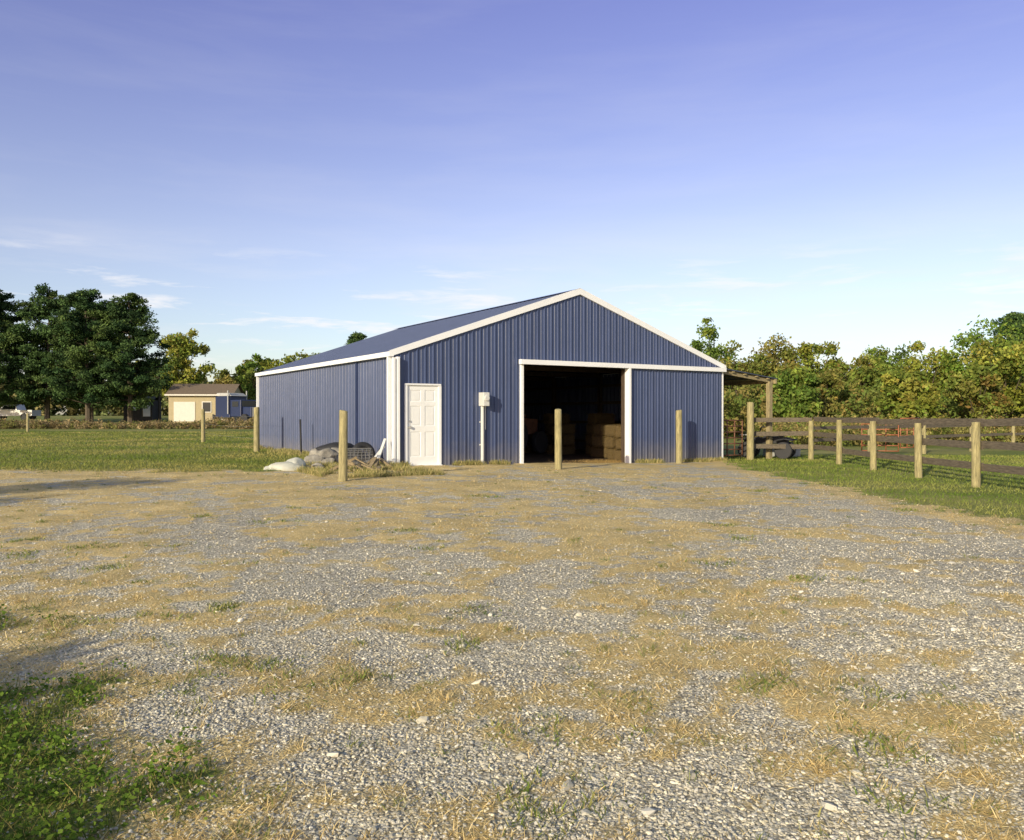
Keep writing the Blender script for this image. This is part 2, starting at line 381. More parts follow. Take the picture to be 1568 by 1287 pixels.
# ------------------------------------------------------------ barn
barn=empty('blue_metal_barn',(0,0,0))
def roofz(u): return EAVE+min(u,BW-u)*PITCH
def rib_points(t0,t1,extra=(),H=.028):
    PROF=[(0,0),(.060,0),(.066,.006),(.078,.006),(.084,0),(.152,0),(.164,H),(.190,H),(.202,0)]
    pts=[]; k0=int(math.floor(t0/.2286))-1
    t=k0*.2286
    while t<t1+.3:
        for a,h in PROF: pts.append((t+a,h))
        t+=.2286
    def hh(q):
        for (a,ha),(b,hb) in zip(pts,pts[1:]):
            if a<=q<=b: return ha+(hb-ha)*(q-a)/max(b-a,1e-6)
        return 0
    ins_=[(q,hh(q)) for q in (t0,t1,*extra)]
    pts=sorted([p for p in pts if t0<p[0]<t1]+ins_)
    return pts
def ribwall(b,fn,t0,t1,zb,zt,off=0,extra=(),H=.028):
    pts=rib_points(t0,t1,extra,H)
    f=lambda z,t: z(t) if callable(z) else z
    for (a,ha),(c,hc) in zip(pts,pts[1:]):
        if c-a<1e-5: continue
        b.poly([fn(a,ha+off,f(zb,a)),fn(c,hc+off,f(zb,c)),fn(c,hc+off,f(zt,c)),fn(a,ha+off,f(zt,a))])
front=lambda t,h,z: bl(t,-h,z)
side=lambda t,h,z: bl(-h,t,z)
rside=lambda t,h,z: bl(BW+h,t,z)
back=lambda t,h,z: bl(t,BD+h,z)
D0,D1,DT=.34,1.25,2.14
OP0,OP1=3.80,7.34
w=B()
ribwall(w,front,.02,D0-.05,-.3,roofz)
ribwall(w,front,D0-.05,D1+.04,DT+.04,roofz)
ribwall(w,front,D1+.04,OP0-.05,-.3,roofz)
ribwall(w,front,OP0-.05,OP1+.2,EAVE-.1,roofz,extra=(BW/2,))
ribwall(w,front,OP1+.2,BW-.02,-.3,roofz)
w.obj('front_siding',M_blue,barn)
w=B(); ribwall(w,front,OP1+.22,BW-.08,-.14,EAVE-.16,off=.075); w.obj('sliding_door_panel',M_blue,barn)
w=B(); ribwall(w,side,.02,2.44,-.3,EAVE,H=.016); ribwall(w,side,2.50,BD,-.3,EAVE,H=.016); w.obj('left_siding',M_blue,barn)
w=B(); w.beam(bl(-.01,2.47,-.3),bl(-.01,2.47,EAVE-.12),.10,.07); w.obj('side_seam_trim',simple('darker_blue_trim',(.03,.045,.11),.4,.1,4,0),barn)
w=B(); ribwall(w,rside,0,BD,-.3,EAVE); ribwall(w,back,0,BW,-.3,roofz,extra=(BW/2,)); w.obj('rear_siding',M_blue,barn)
w=B()
def roofL(t,h,z): return bl(z,t,EAVE+.05+z*PITCH+h)
def roofR(t,h,z): return bl(BW-z,t,EAVE+.05+z*PITCH+h)
ribwall(w,roofL,-.06,BD+.1,-.12,BW/2,H=.018); ribwall(w,roofR,-.06,BD+.1,-.12,BW/2,H=.018)
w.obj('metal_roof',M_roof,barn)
w=B(); za=EAVE+.05+BW/2*PITCH
for sgn in (-1,1):
    w.poly([bl(BW/2,-.07,za+.045),bl(BW/2,BD+.1,za+.045),bl(BW/2+sgn*.2,BD+.1,za+.045-.2*PITCH),bl(BW/2+sgn*.2,-.07,za+.045-.2*PITCH)])
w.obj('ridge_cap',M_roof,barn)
w=B()
TL=.10
w.poly([bl(-.14,-.065,EAVE-TL),bl(BW/2,-.065,za-TL-.03),bl(BW/2,-.065,za+.05),bl(-.14,-.065,EAVE+.05)])
w.poly([bl(BW/2,-.065,za-TL-.03),bl(BW+.14,-.065,EAVE-TL),bl(BW+.14,-.065,EAVE+.05),bl(BW/2,-.065,za+.05)])
w.poly([bl(-.14,-.065,EAVE-TL),bl(BW/2,-.065,za-TL-.03),bl(BW/2,-.0,za-TL-.03),bl(-.14,-.0,EAVE-TL)])
w.poly([bl(BW/2,-.065,za-TL-.03),bl(BW+.14,-.065,EAVE-TL),bl(BW+.14,0,EAVE-TL),bl(BW/2,0,za-TL-.03)])
w.poly([bl(-.14,-.065,EAVE+.051),bl(BW/2,-.065,za+.051),bl(BW/2,.02,za+.051),bl(-.14,.02,EAVE+.051)])
w.obj('rake_trim',M_white,barn)
w=B()
w.beam(bl(-.08,-.06,EAVE-.03),bl(-.08,BD+.08,EAVE-.03),.12,.12)
w.beam(bl(BW+.08,-.06,EAVE-.03),bl(BW+.08,BD+.08,EAVE-.03),.12,.12)
w.obj('eave_gutter',M_white,barn)
w=B()
w.beam(bl(.07,-.033,-.3),bl(.07,-.033,EAVE-.10),.23,.062)
w.beam(bl(-.033,.10,-.3),bl(-.033,.10,EAVE-.095),.062,.20)
w.beam(bl(BW-.03,-.04,-.3),bl(BW-.03,-.04,EAVE-.10),.08,.05)
w.beam(bl(-.03,BD,-.3),bl(-.03,BD,EAVE-.10),.06,.14)
w.obj('corner_trim',M_white,barn)
w=B(); w.beam(bl(-.045,-.10,.02),bl(-.045,-.10,EAVE-.12),.09,.07); w.beam(bl(-.045,-.10,.16),bl(-.30,-.22,.09),.09,.07); w.obj('downspout',M_white,barn,.01)
w=B()
w.beam(bl(OP0-.15,-.12,EAVE-.10),bl(BW+.02,-.12,EAVE-.10),.14,.13)
w.obj('door_track_header',M_white,barn)
w=B()
w.beam(bl(OP0-.05,-.03,-.3),bl(OP0-.05,-.03,EAVE-.17),.10,.08)
w.beam(bl(OP1+.11,-.09,-.14),bl(OP1+.11,-.09,EAVE-.17),.22,.07)
w.obj('opening_trim',M_white,barn)
w=B()
w.beam(bl(D0-.025,-.02,-.1),bl(D0-.025,-.02,DT+.03),.05,.07)
w.beam(bl(D1+.02,-.02,-.1),bl(D1+.02,-.02,DT+.03),.04,.07)
w.beam(bl(D0-.05,-.02,DT+.02),bl(D1+.04,-.02,DT+.02),.07,.04)
w.beam(bl(D0-.05,-.05,.105),bl(D1+.04,-.05,.105),.14,.03)
w.obj('door_frame',M_white,barn)
def panel_door(parent,fn,t0,t1,z0,z1,m):
    w=B(); rw=(t1-t0)
    xs=[t0,t0+.12*rw,t0+.44*rw,t0+.56*rw,t0+.88*rw,t1]; zs=[z0,z0+.20,z0+.85,z0+.98,z0+1.50,z0+1.60,z1-.12,z1]
    for i in range(5):
        for j in range(7):
            a,b2,c,d=xs[i],xs[i+1],zs[j],zs[j+1]
            if i in (1,3) and j in (1,3,5):
                q=.022; h=-.010
                w.poly([fn(a+q,h,c+q),fn(b2-q,h,c+q),fn(b2-q,h,d-q),fn(a+q,h,d-q)])
                w.poly([fn(a,0,c),fn(b2,0,c),fn(b2-q,h,c+q),fn(a+q,h,c+q)])
                w.poly([fn(b2,0,c),fn(b2,0,d),fn(b2-q,h,d-q),fn(b2-q,h,c+q)])
                w.poly([fn(b2,0,d),fn(a,0,d),fn(a+q,h,d-q),fn(b2-q,h,d-q)])
                w.poly([fn(a,0,d),fn(a,0,c),fn(a+q,h,c+q),fn(a+q,h,d-q)])
                q2=.045
                w.poly([fn(a+q2,h+.006,c+q2),fn(b2-q2,h+.006,c+q2),fn(b2-q2,h+.006,d-q2),fn(a+q2,h+.006,d-q2)])
            else: w.poly([fn(a,0,c),fn(b2,0,c),fn(b2,0,d),fn(a,0,d)])
    w.obj('entry_door',m,parent)
panel_door(barn,lambda t,h,z: bl(t,-.005-h,z),D0,D1,.12,DT,M_door)
w=B(); w.cyl(bl(D0+.08,-.0,1.08),bl(D0+.08,-.07,1.08),.03,.035); w.cyl(bl(D0+.08,-.0,1.23),bl(D0+.08,-.03,1.23),.025); w.obj('door_knob',M_galv,barn)
e=B(); e.beam(bl(2.52,-.11,1.62),bl(2.52,-.11,1.98),.30,.18); e.cyl(bl(2.52,-.20,1.83),bl(2.52,-.30,1.83),.085,.075,16); e.obj('electric_meter_box',M_pvc,barn,.012)
e=B(); e.cyl(bl(2.50,-.07,-.2),bl(2.50,-.07,1.62),.045); e.cyl(bl(2.60,-.05,1.0),bl(2.60,-.05,1.62),.014)
for zz in (.6,1.2): e.beam(bl(2.43,-.03,zz),bl(2.57,-.03,zz),.02,.03)
e.obj('conduit',M_pvc,barn)
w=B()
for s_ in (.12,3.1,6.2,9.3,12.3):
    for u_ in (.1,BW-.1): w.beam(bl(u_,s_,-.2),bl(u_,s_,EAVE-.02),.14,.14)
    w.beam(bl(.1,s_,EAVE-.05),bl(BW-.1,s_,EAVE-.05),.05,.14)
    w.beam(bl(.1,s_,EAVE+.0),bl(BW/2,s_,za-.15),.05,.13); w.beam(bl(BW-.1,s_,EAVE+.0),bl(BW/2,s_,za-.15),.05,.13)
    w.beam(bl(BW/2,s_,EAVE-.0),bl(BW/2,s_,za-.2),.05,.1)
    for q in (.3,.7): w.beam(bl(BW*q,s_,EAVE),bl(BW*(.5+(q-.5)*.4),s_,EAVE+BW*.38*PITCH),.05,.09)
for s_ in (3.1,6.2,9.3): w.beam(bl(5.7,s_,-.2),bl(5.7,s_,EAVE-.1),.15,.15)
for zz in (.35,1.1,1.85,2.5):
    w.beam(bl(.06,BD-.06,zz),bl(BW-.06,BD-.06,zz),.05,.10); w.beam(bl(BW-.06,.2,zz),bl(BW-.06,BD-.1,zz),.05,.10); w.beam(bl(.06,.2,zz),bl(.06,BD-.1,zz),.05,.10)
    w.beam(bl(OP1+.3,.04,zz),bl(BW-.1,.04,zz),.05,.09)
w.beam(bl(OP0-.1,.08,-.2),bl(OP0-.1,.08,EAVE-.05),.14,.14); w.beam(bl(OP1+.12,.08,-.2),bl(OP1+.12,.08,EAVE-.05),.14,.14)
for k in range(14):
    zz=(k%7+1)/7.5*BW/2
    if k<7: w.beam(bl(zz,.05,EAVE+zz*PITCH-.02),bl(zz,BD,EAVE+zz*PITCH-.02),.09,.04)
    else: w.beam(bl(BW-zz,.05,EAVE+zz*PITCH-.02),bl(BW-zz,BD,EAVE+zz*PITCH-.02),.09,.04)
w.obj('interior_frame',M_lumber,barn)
# lean-to
LU=14.05
w=B()
pts=rib_points(-.05,BD)
for (a,ha),(c,hc) in zip(pts,pts[1:]):
    w.poly([bl(BW+.02,a,EAVE-.05+ha),bl(LU,a,EAVE-.33+ha),bl(LU,c,EAVE-.33+hc),bl(BW+.02,c,EAVE-.05+hc)])
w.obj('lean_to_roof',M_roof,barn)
w=B()
for s_ in (.1,3.2,6.3,9.4,12.4): 
    w.beam(bl(LU-.25,s_,-.4),bl(LU-.25,s_,EAVE-.42),.15,.15); w.beam(bl(BW+.03,s_,EAVE-.13),bl(LU-.03,s_,EAVE-.41),.05,.13)
w.beam(bl(LU-.06,-.04,EAVE-.41),bl(LU-.06,BD,EAVE-.41),.05,.15)
for k in range(1,5): w.beam(bl(BW+.55*k,-.02,EAVE-.085-.06*k),bl(BW+.55*k,BD,EAVE-.085-.06*k),.08,.04)
w.obj('lean_to_frame',M_lean,barn)

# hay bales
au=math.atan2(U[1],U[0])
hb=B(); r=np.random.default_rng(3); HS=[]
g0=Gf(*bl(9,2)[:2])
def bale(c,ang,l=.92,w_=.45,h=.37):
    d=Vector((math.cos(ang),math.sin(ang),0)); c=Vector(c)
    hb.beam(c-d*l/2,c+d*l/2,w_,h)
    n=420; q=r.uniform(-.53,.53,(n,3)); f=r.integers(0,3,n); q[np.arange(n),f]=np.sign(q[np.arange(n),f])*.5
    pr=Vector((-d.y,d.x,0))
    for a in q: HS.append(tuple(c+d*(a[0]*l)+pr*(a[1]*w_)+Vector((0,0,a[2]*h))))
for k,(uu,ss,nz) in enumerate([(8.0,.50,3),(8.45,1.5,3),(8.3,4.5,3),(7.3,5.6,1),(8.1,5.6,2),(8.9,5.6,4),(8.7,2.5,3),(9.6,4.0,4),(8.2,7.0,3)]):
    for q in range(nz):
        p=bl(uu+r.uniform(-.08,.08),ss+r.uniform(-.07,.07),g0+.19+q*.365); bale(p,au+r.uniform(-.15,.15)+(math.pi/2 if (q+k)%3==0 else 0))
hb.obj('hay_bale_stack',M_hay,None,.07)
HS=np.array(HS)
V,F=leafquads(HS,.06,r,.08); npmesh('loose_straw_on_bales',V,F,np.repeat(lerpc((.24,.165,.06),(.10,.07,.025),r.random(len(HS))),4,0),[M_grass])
n=5000; uu=r.normal(7.3,.7,n); ss=np.abs(r.normal(.4,.4,n))-.05; k=(uu<7.3)|(ss>.12); uu=uu[k]; ss=ss[k]; P=O[None]+U[None]*uu[:,None]+Vv[None]*ss[:,None]
blades('loose_hay',P[:,0],P[:,1],.09,.008,1.1,lerpc((.55,.38,.15),(.35,.24,.09),r.random(len(uu))),44)

def tractor(x,y,ang,z):
    t=empty('tractor',(x,y,z)); t.rotation_euler=(0,0,ang)
    b=B()
    for sx in (-.75,.75):
        b.cyl((sx-.16,-.6,.62),(sx+.16,-.6,.62),.62,n=24); b.cyl((sx*.8-.1,1.1,.38),(sx*.8+.1,1.1,.38),.38,n=20)
    b.obj('tyres',M_dark,t,.03)
    b=B(); b.beam((0,.0,.95),(0,1.45,.9),.55,.55); b.beam((0,-.9,.85),(0,.1,.85),.5,.4); b.beam((0,-.75,1.15),(0,-.25,1.15),.5,.12); b.beam((0,-.8,1.2),(0,-.88,1.6),.5,.1)
    for sx in (-.75,.75): b.beam((sx,-1.1,1.28),(sx,-.1,1.28),.34,.05)
    b.obj('body',M_rust,t,.04)
    b=B(); b.cyl((0,-.05,1.1),(0,-.2,1.45),.02); b.cyl((0,-.2,1.44),(0,-.22,1.47),.2,n=16); b.cyl((0,.9,1.15),(0,.9,1.7),.03)
    for sx in (-.4,.4): b.beam((sx,-.95,1.0),(sx,-.95,2.2),.05,.05)
    b.beam((-.4,-.95,2.2),(.4,-.95,2.2),.05,.05); b.obj('controls',M_dark,t)
    return t
tp=bl(6.1,4.6); tractor(tp[0],tp[1],au-1.2,Gf(tp[0],tp[1]))

# ------------------------------------------------------------ round wooden posts
def round_post(name,x,y,h,rad,lean=(0,0),seed=0,mats=M_post):
    r=np.random.default_rng(seed); n=20; z0=Gf(x,y)-.3; zs=np.r_[np.linspace(0,h+.3-.02,10),h+.3]
    V=[];ph=r.uniform(0,6)
    for i,z in enumerate(zs):
        rr=rad*(1.06-.1*z/(h+.3))*(.86 if i==len(zs)-1 else 1)
        for k in range(n):
            t=2*math.pi*k/n; q=rr*(1+.04*math.sin(2*t+ph)+.02*math.sin(5*t+z*3)+r.uniform(-.012,.012))
            V.append((x+lean[0]*z+q*math.cos(t),y+lean[1]*z+q*math.sin(t),z0+z+(.012*math.cos(t-ph) if i>=len(zs)-2 else 0)))
    F=[]
    for i in range(len(zs)-1):
        for k in range(n): F.append((i*n+k,i*n+(k+1)%n,(i+1)*n+(k+1)%n,(i+1)*n+k))
    F.append(tuple((len(zs)-1)*n+k for k in range(n)))
    me=D.meshes.new(name); me.from_pydata(V,[],F); me.materials.append(mats)
    for p in me.polygons: p.use_smooth=len(p.vertices)==4
    ob=D.objects.new(name,me); scene.collection.objects.link(ob); return ob
round_post('wooden_post',-3.30,15.9,1.38,.085,(.012,0),1)
round_post('wooden_post',1.16,20.4,1.50,.085,(-.004,0),2)
round_post('wooden_post',5.02,24.5,1.60,.095,(-.006,0),3)
round_post('wooden_post',-8.57,27.4,1.50,.095,(0,0),4)
round_post('wooden_post',-13.95,36.9,1.50,.09,(-.01,0),5)
round_post('wooden_post',-35,59,1.35,.09,(0,0),6)
round_post('gate_post',7.90,27.05,1.90,.115,(0,0),7)
w=B()
line=[(-3.30,15.9,.14),(-8.57,27.4,.15),(-13.95,36.9,.15)]
for (ax,ay,az),(bx,by,bz) in zip(line[1:],line[2:]):
    for zz in (.45,.85,1.2):
        for k in range(8):
            f=lambda t:(ax+(bx-ax)*t,ay+(by-ay)*t,az+zz-.06*math.sin(math.pi*t))
            w.cyl(f(k/8),f((k+1)/8),.004,n=5,caps=False)
w.obj('wire_fence',M_wire)

# ------------------------------------------------------------ board fence right
fp=[(9.25,8.9),(9.33,11.5),(9.41,14.1),(9.50,16.7),(9.62,19.3),(9.70,21.9),(9.82,24.5),(9.93,27.1)]
fence=empty('wooden_board_fence',(0,0,0))
w=B(); r=np.random.default_rng(8)
for k,(x,y) in enumerate(fp):
    g=Gf(x,y); h=1.33+r.uniform(-.05,.06)
    w.cyl((x,y,g-.3),(x+r.uniform(-.03,.03),y+r.uniform(-.02,.02),g+h),.088,.08,14)
w.obj('posts',M_post,fence,.012)
w=B()
fp2=fp+[(7.98,27.15)]
for (ax,ay),(bx,by) in zip(fp2,fp2[1:]):
    d=Vector((bx-ax,by-ay,0)).normalized(); nrm=Vector((-d.y,d.x,0)); nrm=nrm if nrm.x>0 or nrm.y>.5 else -nrm
    for zz in (1.33,.86,.42):
        j0,j1=r.uniform(-.025,.025,2); o=nrm*(.105+r.uniform(0,.008))
        p0=Vector((ax,ay,Gf(ax,ay)+zz+j0))-d*.06+o; p1=Vector((bx,by,Gf(bx,by)+zz+j1))+d*.05+o
        w.beam(p0,p1,.035,.15)
w.obj('rails',M_rail,fence,.005)
f2=empty('wooden_board_fence',(0,0,0)); w=B(); w2=B()
pp=[(9.93,27.1),(12.8,29.2),(15.8,31.3),(18.8,33.4),(21.8,35.5),(24.8,37.6),(27.8,39.7)]
for k,(x,y) in enumerate(pp[1:]): w.cyl((x,y,Gf(x,y)-.3),(x,y,Gf(x,y)+1.15),.08,.075,10)
for (ax,ay),(bx,by) in zip(pp,pp[1:]):
    for zz in (1.05,.65): w2.beam((ax,ay,Gf(ax,ay)+zz),(bx,by,Gf(bx,by)+zz+.02),.035,.11)
w.obj('posts',M_post,f2); w2.obj('rails',M_rail,f2)

def tube_gate(name,p0,p1,h,m,nb=5,z0=.15):
    g=B(); p0=Vector((*p0,Gf(*p0)+z0)); p1=Vector((*p1,Gf(*p1)+z0))
    for k in range(nb+1):
        q=Vector((0,0,h*k/nb)); g.cyl(p0+q,p1+q,.022,n=8)
    for t in (0,.33,.66,1): p=p0.lerp(p1,t); g.cyl(p,p+Vector((0,0,h)),.022,n=8)
    return g.obj(name,m,smooth=True)
a=bl(11.6,.25); b_=bl(12.6,.2); tube_gate('tube_gate',a[:2],b_[:2],1.15,M_rust,6)
a=bl(11.7,5.); b_=bl(13.8,5.); tube_gate('tube_gate',a[:2],b_[:2],1.2,M_rust,5)
tube_gate('tube_gate',(13.2,30.8),(14.3,30.2),1.0,M_red,5)
tube_gate('tube_gate',(15.9,33.4),(17.0,34.0),1.2,M_red,5)

def atv(x,y,ang):
    z=Gf(x,y); t=empty('quad_bike',(x,y,z)); t.rotation_euler=(0,0,ang)
    b=B()
    for sx in (-.42,.42):
        for sy in (-.6,.6): b.cyl((sx-.11,sy,.29),(sx+.11,sy,.29),.29,n=20)
    b.obj('tyres',M_dark,t,.03)
    b=B(); b.beam((0,-.7,.62),(0,.75,.6),.34,.22)
    for sx in (-.42,.42):
        for sy in (-.62,.62): b.beam((sx,sy-.3,.63),(sx,sy,.68),.26,.04); b.beam((sx,sy,.68),(sx,sy+.3,.62),.26,.04)
    b.obj('body',M_dark,t,.03)
    b=B(); b.beam((0,-.55,.8),(0,.1,.78),.28,.12); b.cyl((0,.3,.7),(0,.2,1.05),.025); b.cyl((-.38,.14,1.07),(.38,.14,1.07),.02); b.obj('seat_and_bars',M_dark,t,.02)
    b=B()
    for sy in (-.75,.65):
        for k in range(4): b.cyl((-.3+.2*k,sy-.22,.8),(-.3+.2*k,sy+.22,.8),.012,n=6)
        for e_ in (-.22,.22): b.cyl((-.32,sy+e_,.8),(.32,sy+e_,.8),.012,n=6)
    b.obj('racks',M_galv,t)
atv(8.75,28.0,1.1)
b=B(); c=Vector((9.6,29.0,Gf(9.6,29)))
b.beam(c+Vector((-.6,0,.2)),c+Vector((.6,.1,.2)),.5,.4,w2=.5); b.obj('water_trough',M_galv,None,.05)

# ------------------------------------------------------------ junk at side wall
def rock(b,c,s,seed,soft=.92):
    import bmesh
    r=np.random.default_rng(seed); bm=bmesh.new(); bmesh.ops.create_icosphere(bm,subdivisions=3,radius=1)
    dirs=rand_unit(14,r); offs=r.uniform(.62,.95,14)
    base=len(b.v)
    for v in bm.verts:
        p=np.array(v.co)
        for d,o in zip(dirs,offs):
            q=p@d
            if q>o: p=p-d*(q-o)*soft
        p=p*(1+.03*math.sin(9*p[0]+seed)+.03*math.sin(8*p[1]+2*seed))
        b.v.append((c[0]+p[0]*s[0],c[1]+p[1]*s[1],c[2]+p[2]*s[2]))
    for f in bm.faces: b.f.append(tuple(base+v.index for v in f.verts)); b.m.append(0)
    bm.free()
b=B(); r=np.random.default_rng(21)
RK=[(-4.95,20.5,.22,(.28,.24,.19)),(-4.55,20.3,.20,(.24,.22,.16)),(-4.7,20.8,.38,(.28,.28,.20)),(-4.25,20.6,.24,(.22,.28,.18)),(-4.45,21.1,.42,(.30,.24,.22)),(-5.1,21.2,.28,(.26,.22,.24)),(-4.1,21.3,.28,(.2,.22,.18)),(-4.85,20.05,.15,(.13,.1,.07)),(-4.0,20.0,.15,(.12,.1,.06)),(-3.9,20.9,.2,(.16,.15,.12)),(-5.3,20.3,.15,(.14,.12,.08)),(-3.75,19.6,.15,(.2,.16,.1)),(-3.5,19.9,.17,(.18,.15,.13))]
for k in range(26):
    s_=r.uniform(.05,.13); RK.append((r.uniform(-5.4,-3.3),r.uniform(18.9,20.6),.12+s_*.3,(s_*1.2,s_,s_*.7)))
for k,(x,y,z,s) in enumerate(RK): rock(b,(x,y,z),s,k+2)
b.obj('boulder_pile',M_rock)
b=B(); rock(b,(-4.6,21.35,.52),(.56,.40,.16),41,.6); rock(b,(-4.1,21.0,.38),(.3,.25,.12),43,.6); b.obj('dark_tarp_bundle',M_dark,smooth=True)
b=B(); b.torus((-4.05,20.25,.26),(.25,-.2,1),.24,.10); b.torus((-3.72,20.45,.42),(.5,-.8,.35),.22,.09); b.obj('old_tyres',M_dark,smooth=True)
b=B(); rock(b,(-5.2,18.75,.13),(.46,.34,.20),31,.7); rock(b,(-5.02,18.9,.24),(.28,.28,.16),32,.7); rock(b,(-5.5,18.7,.12),(.2,.2,.12),33,.7); b.obj('feed_bag_pile',M_tarp,smooth=True)
b=B()
c=Vector((-3.70,19.3,.36))
for k in range(9):
    for q in range(20):
        t0,t1=2*math.pi*q/20,2*math.pi*(q+1)/20; rr=.24; yy=-.35+k*.09
        b.cyl(c+Vector((yy,rr*math.cos(t0),rr*math.sin(t0))),c+Vector((yy,rr*math.cos(t1),rr*math.sin(t1))),.007,n=4,caps=False)
for q in range(20):
    t0=2*math.pi*q/20; b.cyl(c+Vector((-.35,.24*math.cos(t0),.24*math.sin(t0))),c+Vector((.37,.24*math.cos(t0),.24*math.sin(t0))),.007,n=4,caps=False)
b.obj('wire_fencing_roll',M_wire)
b=B(); 
for k,(a1,b1,h) in enumerate([((-3.3,19.7),(-3.12,20.1),.8),((-3.5,19.8),(-3.2,20.35),.6)]):
    b.beam((*a1,.12),(*b1,h),.07,.03)
b.obj('leaning_boards',M_pvc)
b=B(); r=np.random.default_rng(12)
for k in range(18):
    x0=r.uniform(-3.9,-2.9); y0=r.uniform(17.9,19.2); a=r.uniform(0,math.pi); l=r.uniform(.3,.7); t=r.uniform(-.12,.45)
    b.beam((x0-l*math.cos(a)/2,y0-l*math.sin(a)/2,.17+max(0,-t)*l),(x0+l*math.cos(a)/2,y0+l*math.sin(a)/2,.17+max(0,t)*l+.05),r.uniform(.04,.1),r.uniform(.02,.06))
b.obj('scrap_lumber_pile',M_pallet)
b=B(); p=bl(-.45,6.0); b.cyl((p[0],p[1],.1),(p[0]-.03,p[1],1.25),.03); b.obj('metal_stake',M_dark)

# ------------------------------------------------------------ trees
def tube(P0,P1,r0,r1,n=6):
    P0=np.array(P0,float);P1=np.array(P1,float); d=P1-P0; d/=np.linalg.norm(d)+1e-9
    up=np.array([0,0,1.]) if abs(d[2])<.9 else np.array([1.,0,0]); a=np.cross(d,up); a/=np.linalg.norm(a); b=np.cross(a,d)
    t=np.arange(n)*2*math.pi/n; c=np.cos(t)[:,None]*a+np.sin(t)[:,None]*b
    V=np.r_[P0+c*r0,P1+c*r1]; i=np.arange(n); j=(i+1)%n
    return V,np.stack([i,j,n+j,n+i],-1)
def build(name,parts,leafV,leafF,leafC,lm):
    Vs=[];Fs=[];Cs=[];Ms=[];o=0
    for V,F in parts:
        Vs.append(V);Fs.append(F+o);Cs.append(np.tile([.09,.07,.05],(len(V),1)));Ms.append(np.ones(len(F)));o+=len(V)
    Vs.append(leafV);Fs.append(leafF+o);Cs.append(leafC);Ms.append(np.zeros(len(leafF)))
    return npmesh(name,np.concatenate(Vs),np.concatenate(Fs),np.concatenate(Cs),[lm,M_bark],np.concatenate(Ms))
def crown_tree(name,x,y,H,rad,pal,seed,base=.2,ncl=34,leaf=.16,per=210,sparse=1.0):
    r=np.random.default_rng(seed); g=Gf(x,y); cz=H*(1+base)/2; hz=H*(1-base)/2
    d=rand_unit(ncl,r); rr=r.random(ncl)**.45
    C=np.stack([d[:,0]*rr*rad*.82,d[:,1]*rr*rad*.82,d[:,2]*rr*hz*.86],-1)
    C[:,0]+=.15*rad*math.sin(seed); crad=rad*r.uniform(.18,.40,ncl)*(1-.25*np.abs(C[:,2]/hz))
    C=C+np.array([x,y,g+cz])
    pal=np.array(pal); ci=pal[r.integers(0,len(pal),ncl)]*r.uniform(.75,1.2,(ncl,1))
    P=[];LC=[]
    for c,q,col in zip(C,crad,ci):
        m=int(per*r.uniform(.5,1.3)*sparse); u=rand_unit(m,r)*(q*r.random(m)**.4*r.uniform(.6,1.25,m))[:,None]; u[:,2]*=.8
        P.append(c+u); LC.append(col[None]*r.uniform(.65,1.35,(m,1))*(1+r.uniform(-.12,.12,(m,3))))
    P=np.concatenate(P); LC=np.clip(np.concatenate(LC),0.005,.8)
    V,F=leafquads(P,leaf,r)
    parts=[]; tr=.022*H; p=np.array([x,y,g-.2]); top=np.array([x+r.uniform(-.3,.3),y,g+H*.75])
    seg=5; prev=p
    for k in range(seg):
        q=p+(top-p)*(k+1)/seg+np.r_[r.uniform(-.08,.08,2)*H*.1,0]; parts.append(tube(prev,q,tr*(1-k/seg*.8),tr*(1-(k+1)/seg*.8))); prev=q
    for c in C[:18]:
        s_=p+(top-p)*min(.9,max(.25,(c[2]-g)/H*.65)); m=(s_+c)/2+np.array([0,0,-.05*H]); parts.append(tube(s_,m,tr*.35,tr*.22,5)); parts.append(tube(m,c,tr*.22,tr*.07,5))
    return build(name,parts,V,F,np.repeat(LC,4,0),M_leaf)
def pine(name,x,y,H,rad,seed,base=.16,col=((.034,.072,.022),(.060,.108,.032),(.09,.14,.038))):
    r=np.random.default_rng(seed); g=Gf(x,y); parts=[];P=[];LC=[];col=np.array(col)
    p=np.array([x,y,g-.2]); top=np.array([x+r.uniform(-.4,.4),y,g+H*.97]); tr=.02*H; prev=p
    for k in range(8):
        q=p+(top-p)*(k+1)/8+np.r_[r.uniform(-.06,.06,2),0]; parts.append(tube(prev,q,tr*(1-k/8*.9),tr*(1-(k+1)/8*.9))); prev=q
    h=base*H
    while h<H*.985:
        f=min(.999,max(0.0,(h/H-base)/(1-base))); R_=rad*(1-f**2.4)**.8*(.75+.25*min(1,f*4))+.35
        for k in range(r.integers(4,7)):
            a=r.uniform(0,2*math.pi); L_=R_*r.uniform(.5,1.10); s_=p+(top-p)*min(1,h/H)
            e_=s_+np.array([math.cos(a)*L_,math.sin(a)*L_,L_*r.uniform(.0,.35)])
            parts.append(tube(s_,e_,tr*.2*(1-f*.6),.02,4)); cb=col[r.integers(0,3)]*r.uniform(.7,1.3)
            for t in ([.45,.7,.92,1.05] if L_>1.5 else [.6,1.0]):
                c=s_+(e_-s_)*t+r.normal(0,.18,3); m=int(r.uniform(60,110)); q=r.uniform(.45,.85)
                u=rand_unit(m,r)*(q*r.random(m)**.4)[:,None]; u[:,2]*=.55; P.append(c+u); LC.append(cb[None]*r.uniform(.6,1.5,(m,1)))
        h+=r.uniform(.34,.62)*H/15
    P=np.concatenate(P); LC=np.concatenate(LC); V,F=leafquads(P,.17,r,.38)
    return build(name,parts,V,F,np.repeat(LC,4,0),M_needle)
